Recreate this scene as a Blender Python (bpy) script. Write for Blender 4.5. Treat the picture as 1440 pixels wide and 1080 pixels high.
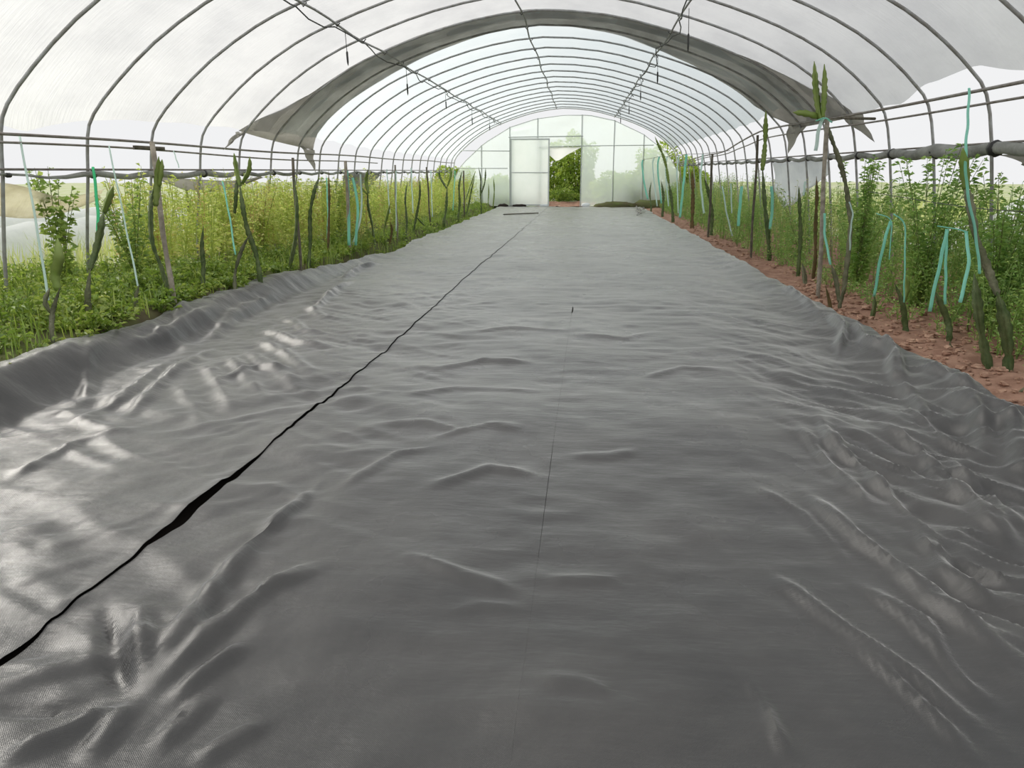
import bpy, math, random
import numpy as np
from mathutils import Matrix, Vector
for o in list(bpy.data.objects): bpy.data.objects.remove(o)
S = bpy.context.scene
COL = S.collection
random.seed(4); rng = np.random.default_rng(7)

# ---------------------------------------------------------------- camera
W_, H_, F_ = 1440.0, 1080.0, 1080.0
CAM = np.array([0.0, 0.0, 1.25])
VP = (815.0, 240.0)                      # where the tunnel's axis vanishes
_v = np.array([VP[0]-720, VP[1]-540, F_]); _v /= np.linalg.norm(_v)
_u = np.array([0, -F_, VP[1]-540]); _u /= np.linalg.norm(_u)
_x = np.cross(_v, _u); _x = _x if _x[0] > 0 else -_x
M_ = np.stack([_x, _v, _u])
cd = bpy.data.cameras.new('camera'); cam = bpy.data.objects.new('camera', cd); COL.objects.link(cam)
cd.sensor_width = 36; cd.lens = 36*F_/W_; cd.clip_start = 0.02; cd.clip_end = 500
r_, u_, b_ = M_ @ np.array([1, 0, 0]), M_ @ np.array([0, -1, 0]), M_ @ np.array([0, 0, -1])
cam.matrix_world = Matrix(((r_[0], u_[0], b_[0], CAM[0]), (r_[1], u_[1], b_[1], CAM[1]), (r_[2], u_[2], b_[2], CAM[2]), (0, 0, 0, 1)))
S.camera = cam

# ---------------------------------------------------------------- light
vs = S.view_settings
vs.view_transform = 'Standard'; vs.look = 'None'; vs.gamma = 1; vs.use_curve_mapping = False; vs.exposure = 0.06
wd = bpy.data.worlds.new('overcast_sky'); S.world = wd; wd.use_nodes = True
nt = wd.node_tree; nt.nodes.clear()
wo = nt.nodes.new('ShaderNodeOutputWorld'); bg = nt.nodes.new('ShaderNodeBackground')
bg.inputs[0].default_value = (0.985, 0.99, 1.0, 1); bg.inputs[1].default_value = 0.86
nt.links.new(bg.outputs[0], wo.inputs[0])
sd = bpy.data.lights.new('hazy_sun', 'SUN'); sd.energy = 3.1; sd.angle = math.radians(26); sd.color = (1.0, 0.95, 0.87)
so = bpy.data.objects.new('hazy_sun', sd); COL.objects.link(so)
so.rotation_euler = Vector((0.74, -0.60, -0.56)).to_track_quat('-Z', 'Y').to_euler()
so.location = (-8, 6, 8)

# ---------------------------------------------------------------- helpers
def ray(px, py): return M_ @ np.array([(px-720)/F_, (py-540)/F_, 1.0])
def at(px, py, Y): d = ray(px, py); return CAM + d*(Y/d[1])          # point of a depth plane
def gnd(px, py, z=0.0): d = ray(px, py); return CAM + d*((z-CAM[2])/d[2])

def props(o, label=None, cat=None, group=None, kind=None):
    if label: o['label'] = label
    if cat: o['category'] = cat
    if group: o['group'] = group
    if kind: o['kind'] = kind
    return o
def empty(name, loc, label, cat, group=None):
    o = bpy.data.objects.new(name, None); COL.objects.link(o); o.location = tuple(loc); o.empty_display_size = .1
    bpy.context.view_layer.update()
    return props(o, label, cat, group)

class MB:
    def __init__(s): s.v = []; s.f = []
    def add(s, v, f):
        n = len(s.v); s.v += [tuple(map(float, p)) for p in v]; s.f += [tuple(int(i)+n for i in q) for q in f]; return s
    def box(s, a, b):
        (x0, y0, z0), (x1, y1, z1) = a, b
        return s.add([(x0,y0,z0),(x1,y0,z0),(x1,y1,z0),(x0,y1,z0),(x0,y0,z1),(x1,y0,z1),(x1,y1,z1),(x0,y1,z1)],
                     [(3,2,1,0),(4,5,6,7),(0,1,5,4),(1,2,6,5),(2,3,7,6),(3,0,4,7)])
    def tube(s, path, r, n=8, flat=1.0, cap=True):
        path = [np.array(p, float) for p in path]; m = len(path); rs = r if hasattr(r, '__len__') else [r]*m
        ring = []; up = None
        for i in range(m):
            t = path[min(i+1, m-1)] - path[max(i-1, 0)]; t = t/(np.linalg.norm(t)+1e-9)
            if up is None:
                up = np.array([0, 0, 1.]) if abs(t[2]) < .9 else np.array([0, 1., 0])
            a = np.cross(t, up); a /= np.linalg.norm(a)+1e-9; up = np.cross(a, t)
            for k in range(n):
                q = 2*math.pi*k/n
                ring.append(path[i] + rs[i]*(math.cos(q)*a + flat*math.sin(q)*up))
        f = [(i*n+k, i*n+(k+1) % n, (i+1)*n+(k+1) % n, (i+1)*n+k) for i in range(m-1) for k in range(n)]
        if cap: f += [tuple(range(n-1, -1, -1)), tuple(range((m-1)*n, m*n))]
        return s.add(ring, f)
    def build(s, name, mat, parent=None, smooth=True):
        me = bpy.data.meshes.new(name); me.from_pydata(s.v, [], s.f); me.update()
        return link(name, me, mat, parent, smooth)
def link(name, me, mat, parent=None, smooth=True):
    if smooth: me.polygons.foreach_set('use_smooth', [True]*len(me.polygons))
    o = bpy.data.objects.new(name, me); COL.objects.link(o)
    if mat: me.materials.append(mat)
    if parent:
        o.parent = parent; o.matrix_parent_inverse = parent.matrix_world.inverted()
    return o
def npmesh(name, V, Fq, mat, parent=None, smooth=True):
    """V (n,3), Fq (m,k) all faces of k corners"""
    me = bpy.data.meshes.new(name); V = np.asarray(V, np.float32); Fq = np.asarray(Fq, np.int32)
    m, k = Fq.shape
    me.vertices.add(len(V)); me.vertices.foreach_set('co', V.ravel())
    me.loops.add(m*k); me.loops.foreach_set('vertex_index', Fq.ravel())
    me.polygons.add(m); me.polygons.foreach_set('loop_start', np.arange(0, m*k, k, dtype=np.int32))
    me.update(calc_edges=True); me.validate()
    return link(name, me, mat, parent, smooth)
def curve(pts, n=12):
    """smooth Catmull-Rom path"""
    P = [np.array(p, float) for p in pts]
    if len(P) < 3: return [P[0]+(P[-1]-P[0])*t for t in np.linspace(0, 1, n)]
    Q = [2*P[0]-P[1]] + P + [2*P[-1]-P[-2]]; out = []
    k = max(2, n//(len(P)-1))
    for i in range(1, len(Q)-2):
        a, b, c, d = Q[i-1:i+3]
        for t in np.linspace(0, 1, k, endpoint=False):
            out.append(.5*((2*b)+(-a+c)*t+(2*a-5*b+4*c-d)*t*t+(-a+3*b-3*c+d)*t**3))
    out.append(P[-1]); return out

# value noise on arrays
_G = rng.random((256, 256))
def noise(x, y):
    x = np.asarray(x, float); y = np.asarray(y, float)
    i = np.floor(x).astype(int); j = np.floor(y).astype(int); fx = x-i; fy = y-j
    fx = fx*fx*(3-2*fx); fy = fy*fy*(3-2*fy)
    g = lambda a, b: _G[a & 255, b & 255]
    return ((g(i, j)*(1-fx)+g(i+1, j)*fx)*(1-fy)+(g(i, j+1)*(1-fx)+g(i+1, j+1)*fx)*fy)*2-1
sstep = lambda a, b, x: (lambda t: t*t*(3-2*t))(np.clip((x-a)/(b-a), 0, 1))
NUM = ['first', 'second', 'third', 'fourth', 'fifth', 'sixth', 'seventh', 'eighth', 'ninth', 'tenth', 'eleventh', 'twelfth',
       'thirteenth', 'fourteenth', 'fifteenth', 'sixteenth', 'seventeenth', 'eighteenth', 'nineteenth', 'twentieth', 'twenty-first', 'twenty-second']

# ---------------------------------------------------------------- materials
def mat(name, col, rough=.6, spec=.5, metal=0.0, var=None, vscale=6.0, bump=0.0, bscale=30.0):
    m = bpy.data.materials.new(name); m.use_nodes = True; t = m.node_tree; b = t.nodes['Principled BSDF']
    b.inputs['Base Color'].default_value = (*col, 1); b.inputs['Roughness'].default_value = rough
    b.inputs['Metallic'].default_value = metal; b.inputs['Specular IOR Level'].default_value = spec
    g = t.nodes.new('ShaderNodeNewGeometry')
    if var:
        n = t.nodes.new('ShaderNodeTexNoise'); n.inputs['Scale'].default_value = vscale; n.inputs['Detail'].default_value = 6
        r = t.nodes.new('ShaderNodeValToRGB'); r.color_ramp.elements[0].position = .35; r.color_ramp.elements[1].position = .65
        r.color_ramp.elements[0].color = (*col, 1); r.color_ramp.elements[1].color = (*var, 1)
        t.links.new(g.outputs['Position'], n.inputs['Vector']); t.links.new(n.outputs['Fac'], r.inputs[0]); t.links.new(r.outputs[0], b.inputs['Base Color'])
    if bump:
        n2 = t.nodes.new('ShaderNodeTexNoise'); n2.inputs['Scale'].default_value = bscale; n2.inputs['Detail'].default_value = 5
        bp = t.nodes.new('ShaderNodeBump'); bp.inputs['Strength'].default_value = bump; bp.inputs['Distance'].default_value = .02
        t.links.new(g.outputs['Position'], n2.inputs['Vector']); t.links.new(n2.outputs['Fac'], bp.inputs['Height']); t.links.new(bp.outputs[0], b.inputs['Normal'])
    return m
def leafmat(name, cols, trans=.45, patch=.5):
    """per-leaf random colour between the given greens, larger patches of the last colour"""
    m = bpy.data.materials.new(name); m.use_nodes = True; t = m.node_tree; t.nodes.clear()
    out = t.nodes.new('ShaderNodeOutputMaterial'); g = t.nodes.new('ShaderNodeNewGeometry')
    r = t.nodes.new('ShaderNodeValToRGB'); e = r.color_ramp.elements
    while len(e) < len(cols): e.new(.5)
    for i, c in enumerate(cols): e[i].position = i/(len(cols)-1); e[i].color = (*c, 1)
    n = t.nodes.new('ShaderNodeTexNoise'); n.inputs['Scale'].default_value = 2.2; n.inputs['Detail'].default_value = 3
    mx = t.nodes.new('ShaderNodeMix'); mx.data_type = 'FLOAT'; mx.inputs[0].default_value = patch
    st = t.nodes.new('ShaderNodeMapRange'); st.inputs[1].default_value = .3; st.inputs[2].default_value = .7
    t.links.new(g.outputs['Position'], n.inputs['Vector']); t.links.new(n.outputs['Fac'], st.inputs[0])
    t.links.new(g.outputs['Random Per Island'], mx.inputs[2]); t.links.new(st.outputs[0], mx.inputs[3]); t.links.new(mx.outputs[0], r.inputs[0])
    d = t.nodes.new('ShaderNodeBsdfDiffuse'); tr = t.nodes.new('ShaderNodeBsdfTranslucent'); gl = t.nodes.new('ShaderNodeBsdfGlossy')
    gl.inputs['Roughness'].default_value = .45; gl.inputs['Color'].default_value = (1, 1, 1, 1)
    a = t.nodes.new('ShaderNodeMixShader'); a.inputs[0].default_value = trans; b = t.nodes.new('ShaderNodeMixShader'); b.inputs[0].default_value = .05
    t.links.new(r.outputs[0], d.inputs[0]); t.links.new(r.outputs[0], tr.inputs[0])
    t.links.new(d.outputs[0], a.inputs[1]); t.links.new(tr.outputs[0], a.inputs[2]); t.links.new(a.outputs[0], b.inputs[1]); t.links.new(gl.outputs[0], b.inputs[2])
    t.links.new(b.outputs[0], out.inputs[0]); return m
def film(name, col, clear=.2, back=.25, col2=None, scale=1.2, weave=0.0, fwd=0.0):
    """thin plastic sheet: part see-through, part glowing through, part scattering back"""
    m = bpy.data.materials.new(name); m.use_nodes = True; t = m.node_tree; t.nodes.clear()
    out = t.nodes.new('ShaderNodeOutputMaterial'); g = t.nodes.new('ShaderNodeNewGeometry')
    tp = t.nodes.new('ShaderNodeBsdfTransparent'); tl = t.nodes.new('ShaderNodeBsdfTranslucent'); df = t.nodes.new('ShaderNodeBsdfDiffuse')
    mp = t.nodes.new('ShaderNodeMapping'); mp.inputs['Scale'].default_value = (scale, scale*.5, scale)
    n = t.nodes.new('ShaderNodeTexNoise'); n.inputs['Scale'].default_value = 1; n.inputs['Detail'].default_value = 7; n.inputs['Roughness'].default_value = .65
    r = t.nodes.new('ShaderNodeValToRGB'); r.color_ramp.elements[0].position = .3; r.color_ramp.elements[1].position = .6
    r.color_ramp.elements[0].color = (*(col2 or [c*.88 for c in col]), 1); r.color_ramp.elements[1].color = (*col, 1)
    t.links.new(g.outputs['Position'], mp.inputs[0]); t.links.new(mp.outputs[0], n.inputs['Vector']); t.links.new(n.outputs['Fac'], r.inputs[0])
    for s in (tl, df): t.links.new(r.outputs[0], s.inputs[0])
    if weave:
        n2 = t.nodes.new('ShaderNodeTexNoise'); n2.inputs['Scale'].default_value = 1; n2.inputs['Detail'].default_value = 4
        mp2 = t.nodes.new('ShaderNodeMapping'); mp2.inputs['Scale'].default_value = (4, 30, 4)
        bp = t.nodes.new('ShaderNodeBump'); bp.inputs['Strength'].default_value = weave; bp.inputs['Distance'].default_value = .03
        t.links.new(g.outputs['Position'], mp2.inputs[0]); t.links.new(mp2.outputs[0], n2.inputs['Vector']); t.links.new(n2.outputs['Fac'], bp.inputs['Height'])
        for s in (tl, df): t.links.new(bp.outputs[0], s.inputs['Normal'])
    a = t.nodes.new('ShaderNodeMixShader'); a.inputs[0].default_value = back; b = t.nodes.new('ShaderNodeMixShader'); b.inputs[0].default_value = clear
    t.links.new(tl.outputs[0], a.inputs[1]); t.links.new(df.outputs[0], a.inputs[2])
    src = a.outputs[0]
    if fwd:          # light scattered mostly forwards: the glow round the sun's direction
        rf = t.nodes.new('ShaderNodeBsdfRefraction'); rf.inputs['IOR'].default_value = 1.4; rf.inputs['Roughness'].default_value = .7
        t.links.new(r.outputs[0], rf.inputs['Color']); c_ = t.nodes.new('ShaderNodeMixShader'); c_.inputs[0].default_value = fwd
        t.links.new(src, c_.inputs[1]); t.links.new(rf.outputs[0], c_.inputs[2]); src = c_.outputs[0]
    t.links.new(src, b.inputs[1]); t.links.new(tp.outputs[0], b.inputs[2]); t.links.new(b.outputs[0], out.inputs[0]); return m
def matmat():
    """dark woven polypropylene: tape weave, fine creases, dust"""
    m = bpy.data.materials.new('woven_sheet'); m.use_nodes = True; t = m.node_tree; b = t.nodes['Principled BSDF']
    g = t.nodes.new('ShaderNodeNewGeometry')
    def noi(sc, det, map_=None, ro=.5):
        n = t.nodes.new('ShaderNodeTexNoise'); n.inputs['Scale'].default_value = sc; n.inputs['Detail'].default_value = det; n.inputs['Roughness'].default_value = ro
        if map_:
            q = t.nodes.new('ShaderNodeMapping'); q.inputs['Scale'].default_value = map_; t.links.new(g.outputs['Position'], q.inputs[0]); t.links.new(q.outputs[0], n.inputs['Vector'])
        else: t.links.new(g.outputs['Position'], n.inputs['Vector'])
        return n
    def ramp(src, p0, c0, p1, c1):
        r = t.nodes.new('ShaderNodeValToRGB'); e = r.color_ramp.elements
        e[0].position = p0; e[0].color = (*c0, 1); e[1].position = p1; e[1].color = (*c1, 1); t.links.new(src, r.inputs[0]); return r
    dust = noi(1.1, 8, None, .65)
    c = ramp(dust.outputs['Fac'], .35, SHEET0, .7, SHEET1); t.links.new(c.outputs[0], b.inputs['Base Color'])
    rr = ramp(noi(.9, 5).outputs['Fac'], .3, (.23,)*3, .7, (.36,)*3); t.links.new(rr.outputs[0], b.inputs['Roughness'])
    b.inputs['IOR'].default_value = 1.55; b.inputs['Sheen Weight'].default_value = .95; b.inputs['Sheen Roughness'].default_value = .27
    sx = t.nodes.new('ShaderNodeSeparateXYZ'); t.links.new(g.outputs['Position'], sx.inputs[0])
    def sine(o, f):
        a = t.nodes.new('ShaderNodeMath'); a.operation = 'MULTIPLY'; a.inputs[1].default_value = f; t.links.new(sx.outputs[o], a.inputs[0])
        s = t.nodes.new('ShaderNodeMath'); s.operation = 'SINE'; t.links.new(a.outputs[0], s.inputs[0]); return s
    ad = t.nodes.new('ShaderNodeMath'); ad.operation = 'MULTIPLY'
    t.links.new(sine(0, 1250).outputs[0], ad.inputs[0]); t.links.new(sine(1, 1250).outputs[0], ad.inputs[1])
    b1 = t.nodes.new('ShaderNodeBump'); b1.inputs['Strength'].default_value = .14; b1.inputs['Distance'].default_value = .002; t.links.new(ad.outputs[0], b1.inputs['Height'])
    cr = noi(1, 7, (3.5, 13, 4), .6)
    b2 = t.nodes.new('ShaderNodeBump'); b2.inputs['Strength'].default_value = .28; b2.inputs['Distance'].default_value = .02
    t.links.new(cr.outputs['Fac'], b2.inputs['Height']); t.links.new(b1.outputs[0], b2.inputs['Normal'])
    cr2 = noi(9, 5)
    b3 = t.nodes.new('ShaderNodeBump'); b3.inputs['Strength'].default_value = .22; b3.inputs['Distance'].default_value = .02
    t.links.new(cr2.outputs['Fac'], b3.inputs['Height']); t.links.new(b2.outputs[0], b3.inputs['Normal'])
    t.links.new(b3.outputs[0], b.inputs['Normal']); return m
SHEET0, SHEET1 = (.026, .026, .026), (.060, .057, .054)
M = dict(
    steel=mat('grey_steel', (.40, .41, .42), .45, .5, .0, (.27, .26, .25), 12), rail=mat('rail_steel', (.27, .255, .24), .5, .5, .0, (.17, .14, .12), 9),
    rust=mat('rusty_steel', (.13, .09, .07), .7, .3, .1, (.17, .16, .155), 5), black=mat('black_plastic', (.035, .035, .035), .5),
    wood=mat('weathered_wood', (.40, .36, .30), .85, .2, 0, (.24, .21, .17), 14, .5, 60), wooddark=mat('dark_wood', (.17, .15, .115), .85, .2, 0, (.10, .09, .07), 14, .5, 60),
    soil=mat('red_soil', (.36, .22, .16), .95, .1, 0, (.23, .13, .092), 7, .9, 25), earth=mat('field_earth', (.50, .50, .38), .95, .1, 0, (.33, .40, .16), 1.1, .5, 12), bed=mat('bed_earth', (.10, .085, .05), .95, .1, 0, (.12, .14, .05), 3, .5, 12),
    under=mat('dark_earth', (.05, .04, .035), .95, .1), sheet=matmat(),
    cactus=mat('cactus_green', (.07, .115, .035), .55, .35, 0, (.15, .19, .08), 14, .5, 70), cactusgrey=mat('cactus_bark', (.13, .145, .08), .7, .3, 0, (.24, .24, .16), 14, .5, 70),
    pad=mat('young_cactus_green', (.18, .27, .05), .45, .4, 0, (.25, .32, .09), 8), brown=mat('withered_cactus', (.19, .12, .06), .8, .2, 0, (.11, .10, .04), 12),
    aqua=film('aqua_ribbon', (.42, .84, .72), .12, .5, (.36, .76, .64)), pale=film('pale_ribbon', (.72, .88, .84), .25, .5), greentape=film('green_ribbon', (.12, .68, .34), .05, .5),
    roofa=film('roof_film_front', (.96, .97, .975), .10, .10, (.80, .81, .825), 1.5, .45, .35), roofb=film('roof_film_rear', (.89, .965, .98), .14, .08, (.82, .91, .935), 1.8, .35, .26),
    grey=film('grey_shade_film', (.60, .59, .56), .03, .35, (.42, .41, .385), 1.6, .3), roll=film('rolled_film', (.52, .53, .51), .0, .6, (.26, .265, .25), 5, .5),
    net=film('brown_shade_net', (.80, .76, .60), .3, .4, (.58, .53, .36), 4, .5), gable=film('gable_film', (.88, .985, .965), .42, .15, (.84, .93, .88), .9),
    door=film('door_film', (.98, .985, .98), .05, .2, (.92, .94, .93), 1.2), cover=film('white_row_cover', (.92, .94, .96), .1, .5, (.8, .83, .86), 3, .4),
    frame=mat('white_frame', (.62, .64, .63), .5), gframe=mat('gable_frame', (.50, .53, .51), .5, .5, .0), clod=mat('soil_clods', (.50, .33, .24), .95, .1, 0, (.27, .15, .105), 14, .6, 40),
    weedl=leafmat('weed_leaves_sunny', [(.30, .42, .07), (.54, .66, .13), (.70, .76, .22), (.80, .66, .28)], .45, .45),
    lowl=leafmat('ground_leaves_bright', [(.11, .20, .03), (.27, .40, .055), (.52, .58, .13)], .45, .4),
    weedr=leafmat('weed_leaves_deep', [(.15, .31, .07), (.32, .52, .12), (.52, .66, .19)], .4, .4),
    bushl=leafmat('bush_leaves_dark', [(.18, .30, .06), (.32, .46, .10), (.50, .60, .15)], .45, .3), straw=leafmat('dry_stalks', [(.72, .62, .24), (.68, .44, .20), (.60, .66, .20)], .4, .5),
    grass=leafmat('grass_blades', [(.34, .46, .10), (.54, .60, .20), (.70, .66, .34)], .4, .5), tree=leafmat('tree_leaves', [(.22, .34, .04), (.42, .56, .08), (.62, .68, .15)], .45, .5),
    stalk=mat('green_stalk', (.16, .20, .06), .7),
)

# ---------------------------------------------------------------- tunnel cross-section
PROF = np.array([(-4.78,-.1),(-4.7,.6),(-4.6,1.2),(-4.55,1.55),(-4.46,1.75),(-4.2,2.02),(-3.8,2.35),(-3.3,2.66),(-2.85,2.86),(-2.2,3.09),(-1.5,3.27),(-.65,3.38),
                 (.3,3.31),(1.0,3.15),(1.6,2.97),(2.15,2.76),(2.62,2.52),(2.97,2.27),(3.22,2.04),(3.36,1.86),(3.46,1.48),(3.58,.7),(3.68,-.1)])
PC = np.array(curve(np.column_stack([PROF[:, 0], 0*PROF[:, 0], PROF[:, 1]]), 22*6))[:, [0, 2]]
PS = np.r_[0, np.cumsum(np.hypot(*np.diff(PC, axis=0).T))]
IR = int(np.argmax(PC[:, 1]))
def on(s, off=0.0):
    """point of the cross-section at arc length s, pushed off outwards"""
    x = np.interp(s, PS, PC[:, 0]); z = np.interp(s, PS, PC[:, 1]); e = .04
    tx = np.interp(s+e, PS, PC[:, 0])-np.interp(s-e, PS, PC[:, 0]); tz = np.interp(s+e, PS, PC[:, 1])-np.interp(s-e, PS, PC[:, 1])
    l = np.hypot(tx, tz)+1e-9; return x-tz/l*off, z+tx/l*off
def s_left(z): return np.interp(z, PC[:IR, 1], PS[:IR])
def s_right(z): return np.interp(-np.asarray(z), -PC[IR:, 1], PS[IR:])
def s_x(x): return np.interp(x, PC[:, 0], PS)
HOOPS = [4.89+1.11*k for k in range(22)]; YG = 28.8

# ---------------------------------------------------------------- ground, beds
def berm(x, y):
    hl = np.interp(y, [0, 4, 8, 10, 13, 17], [.19, .19, .17, .12, .08, .05])
    hr = np.interp(y, [0, 4, 6, 9, 14], [.12, .11, .09, .06, .03])
    return hl*sstep(-2.88, -3.2, x) + hr*sstep(1.78, 2.25, x)
def grid(x, y): return np.meshgrid(np.asarray(x), np.asarray(y))
def gridfaces(nx, ny):
    a = (np.arange(ny-1)[:, None]*nx+np.arange(nx-1)[None]).ravel(); return np.column_stack([a, a+1, a+nx+1, a+nx])
def field(name, x, y, zf, m):
    X, Y = grid(x, y); Z = zf(X, Y); return npmesh(name, np.column_stack([X.ravel(), Y.ravel(), Z.ravel()]), gridfaces(len(x), len(y)), m)
props(MB().box((-60, -14, -.5), (60, 90, -.16)).build('ground', M['earth'], None, False), kind='structure')
def zl(x, y):   # left bed and field beyond
    return berm(x, y)*sstep(-7.5, -4.6, x) - .05*(1-sstep(-7.5, -4.6, x)) + .03*noise(x*3, y*3)+.012*noise(x*9, y*9) +.02 - .2*sstep(-3.34, -3.14, x)
def zr(x, y): return -.03+berm(x, y)*.75+.03*noise(x*3+9, y*3)+.02*noise(x*11, y*11)-.05*sstep(2.35, 1.9, x)
props(field('ground.001', np.linspace(-6.4, -2.6, 110), np.linspace(-1, 29.4, 240), zl, M['bed']), kind='structure')
props(field('ground.002', np.linspace(1.8, 5.2, 70), np.linspace(-1, 29.5, 420), zr, M['soil']), kind='structure')
props(field('ground.003', np.linspace(5.1, 16, 50), np.linspace(-1, 34, 120), lambda x, y: .0+.04*noise(x*2, y*2), M['earth']), kind='structure')
props(field('ground.006', np.linspace(-16, -6.38, 50), np.linspace(-1, 34, 120), zl, M['earth']), kind='structure')
props(field('ground.004', np.linspace(-2.7, 1.9, 30), np.linspace(-1, 29.4, 90), lambda x, y: -.06+.01*noise(x*4, y*4), M['under']), kind='structure')
props(field('ground.005', np.linspace(-16, 16, 90), np.linspace(29.2, 45, 70), lambda x, y: .06*noise(x*2, y*2)+.11*np.clip(y-30, 0, 6)-.02, M['earth']), kind='structure')
props(field('ground.008', np.linspace(-1.6, .7, 24), np.linspace(28.9, 30.4, 16), lambda x, y: .05*noise(x*5, y*5)+.10*(y-28.9)-.03, M['soil']), kind='structure')

# ---------------------------------------------------------------- the three woven ground sheets
FOLDS = []   # (ground polyline, half width, height)
def fold(px, w, hgt): FOLDS.append((np.array([gnd(*p)[:2] for p in px]), w, hgt))
for px, w, hh in [
    ([(1145,585),(1175,635),(1215,665),(1300,760),(1330,810),(1440,900)], .035, .028), ([(1225,595),(1290,640),(1370,720),(1440,790)], .035, .026),
    ([(1120,600),(1160,650),(1200,690),(1235,735)], .03, .018), ([(1130,690),(1210,765),(1290,830),(1400,920),(1470,970)], .04, .03),
    ([(1080,800),(1180,880),(1290,960),(1400,1050)], .03, .018), ([(1050,950),(1085,1010),(1110,1080)], .025, .015), ([(1190,900),(1300,1000),(1380,1080)], .025, .016),
    ([(1200,820),(1290,880),(1350,960),(1410,1010)], .03, .018), ([(1330,650),(1400,720),(1450,760)], .03, .02), ([(1240,700),(1330,790),(1440,860)], .03, -.012),
    ([(1270,580),(1330,630),(1400,660)], .03, .02), ([(1060,680),(1130,720),(1200,800)], .03, .01),
    ([(195,975),(260,890),(330,800),(450,680)], .035, .022), ([(215,970),(290,900),(380,830),(450,800)], .03, .022), ([(240,985),(310,930),(350,905)], .025, .018),
    ([(180,975),(160,920),(145,850)], .03, -.02), ([(170,990),(80,1040),(0,1078)], .03, .02), ([(150,985),(60,1000),(-20,1000)], .03, -.015), ([(190,960),(200,900),(195,850)], .025, .018),
    ([(215,1060),(250,1020),(300,970)], .02, .014), ([(270,1075),(330,1035),(380,1010)], .02, .012), ([(120,1075),(160,1020),(190,985)], .025, .016), ([(10,800),(90,850),(140,830)], .05, .008),
    ([(365,475),(400,500),(445,532)], .06, .020), ([(335,488),(380,518),(435,552)], .06, .018), ([(370,462),(430,487),(485,494)], .06, .022), ([(400,445),(430,466),(475,473)], .06, .02),
    ([(315,498),(345,528),(375,565)], .055, .016), ([(290,512),(310,545),(330,580)], .055, .013), ([(430,430),(455,446),(490,450)], .06, .016), ([(250,540),(275,570),(285,600)], .06, .012), ([(300,490),(240,530),(170,590)], .05, .02), ([(270,440),(250,480)], .05, .022), ([(310,450),(225,490),(170,510)], .05, .026),
    ([(150,510),(128,530),(118,565)], .045, .025), ([(90,600),(170,560),(240,510)], .06, .016), ([(40,585),(90,575),(140,600)], .06, .014), ([(390,420),(330,450),(290,480)], .06, .03),
    ([(500,395),(470,410),(440,440)], .05, .03), ([(540,370),(505,378),(480,395)], .05, .04), ([(300,540),(360,520),(420,525)], .04, .015), ([(0,680),(110,620),(200,600)], .05, .014),
    ([(1165,455),(1185,475),(1180,500)], .04, .045), ([(1195,470),(1215,495),(1250,510)], .04, .045), ([(1230,490),(1255,515),(1262,545)], .04, .05), ([(1330,570),(1370,600),(1390,650)], .06, .05),
    ([(1400,600),(1425,640),(1445,690)], .06, .05), ([(1260,540),(1300,590),(1350,610)], .05, .03), ([(1100,410),(1125,430),(1150,450)], .05, .03), ([(1290,530),(1340,560),(1370,580)], .04, .03),
    ([(600,520),(680,505),(760,510)], .05, .012), ([(610,620),(690,600),(740,606)], .04, .012), ([(600,690),(690,660),(760,668)], .045, .014), ([(560,560),(640,545),(770,550)], .05, .009),
    ([(520,600),(600,598),(660,612)], .04, .01), ([(640,470),(720,462),(800,466)], .06, .010), ([(800,640),(860,640),(900,632)], .035, .008), ([(790,470),(880,475),(920,465)], .06, .009),
    ([(560,780),(620,800),(740,835)], .04, .012), ([(760,815),(860,812),(880,826)], .03, .010), ([(620,860),(680,850),(740,856)], .03, .006), ([(900,530),(960,515),(1020,520)], .05, .010),
    ([(750,960),(820,965),(870,985)], .03, .008), ([(480,690),(560,640),(620,630)], .04, .012)]: fold(px, w, hh)
def seg_fold(X, Y, P, w, hgt):
    out = np.zeros_like(X); L = np.r_[0, np.cumsum(np.hypot(*np.diff(P, axis=0).T))]
    lo = P.min(0)-5*w; hi = P.max(0)+5*w; m = (X > lo[0]) & (X < hi[0]) & (Y > lo[1]) & (Y < hi[1])
    if not m.any(): return out
    x, y = X[m], Y[m]; best = np.full(x.shape, 9.); tt = np.zeros_like(x)
    wob = .018*noise(x*6, y*6)
    for i in range(len(P)-1):
        a, d = P[i], P[i+1]-P[i]; t = np.clip(((x-a[0])*d[0]+(y-a[1])*d[1])/(d@d), 0, 1)
        q = np.hypot(x-a[0]-t*d[0], y-a[1]-t*d[1]); k = q < best; best[k] = q[k]; tt[k] = (L[i]+t[k]*(L[i+1]-L[i]))/L[-1]
    q = (best+wob)/w
    out[m] = hgt*np.exp(-q*q)*np.clip(np.sin(np.pi*np.clip(tt, .03, .97))*1.5, 0, 1); return out
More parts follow.
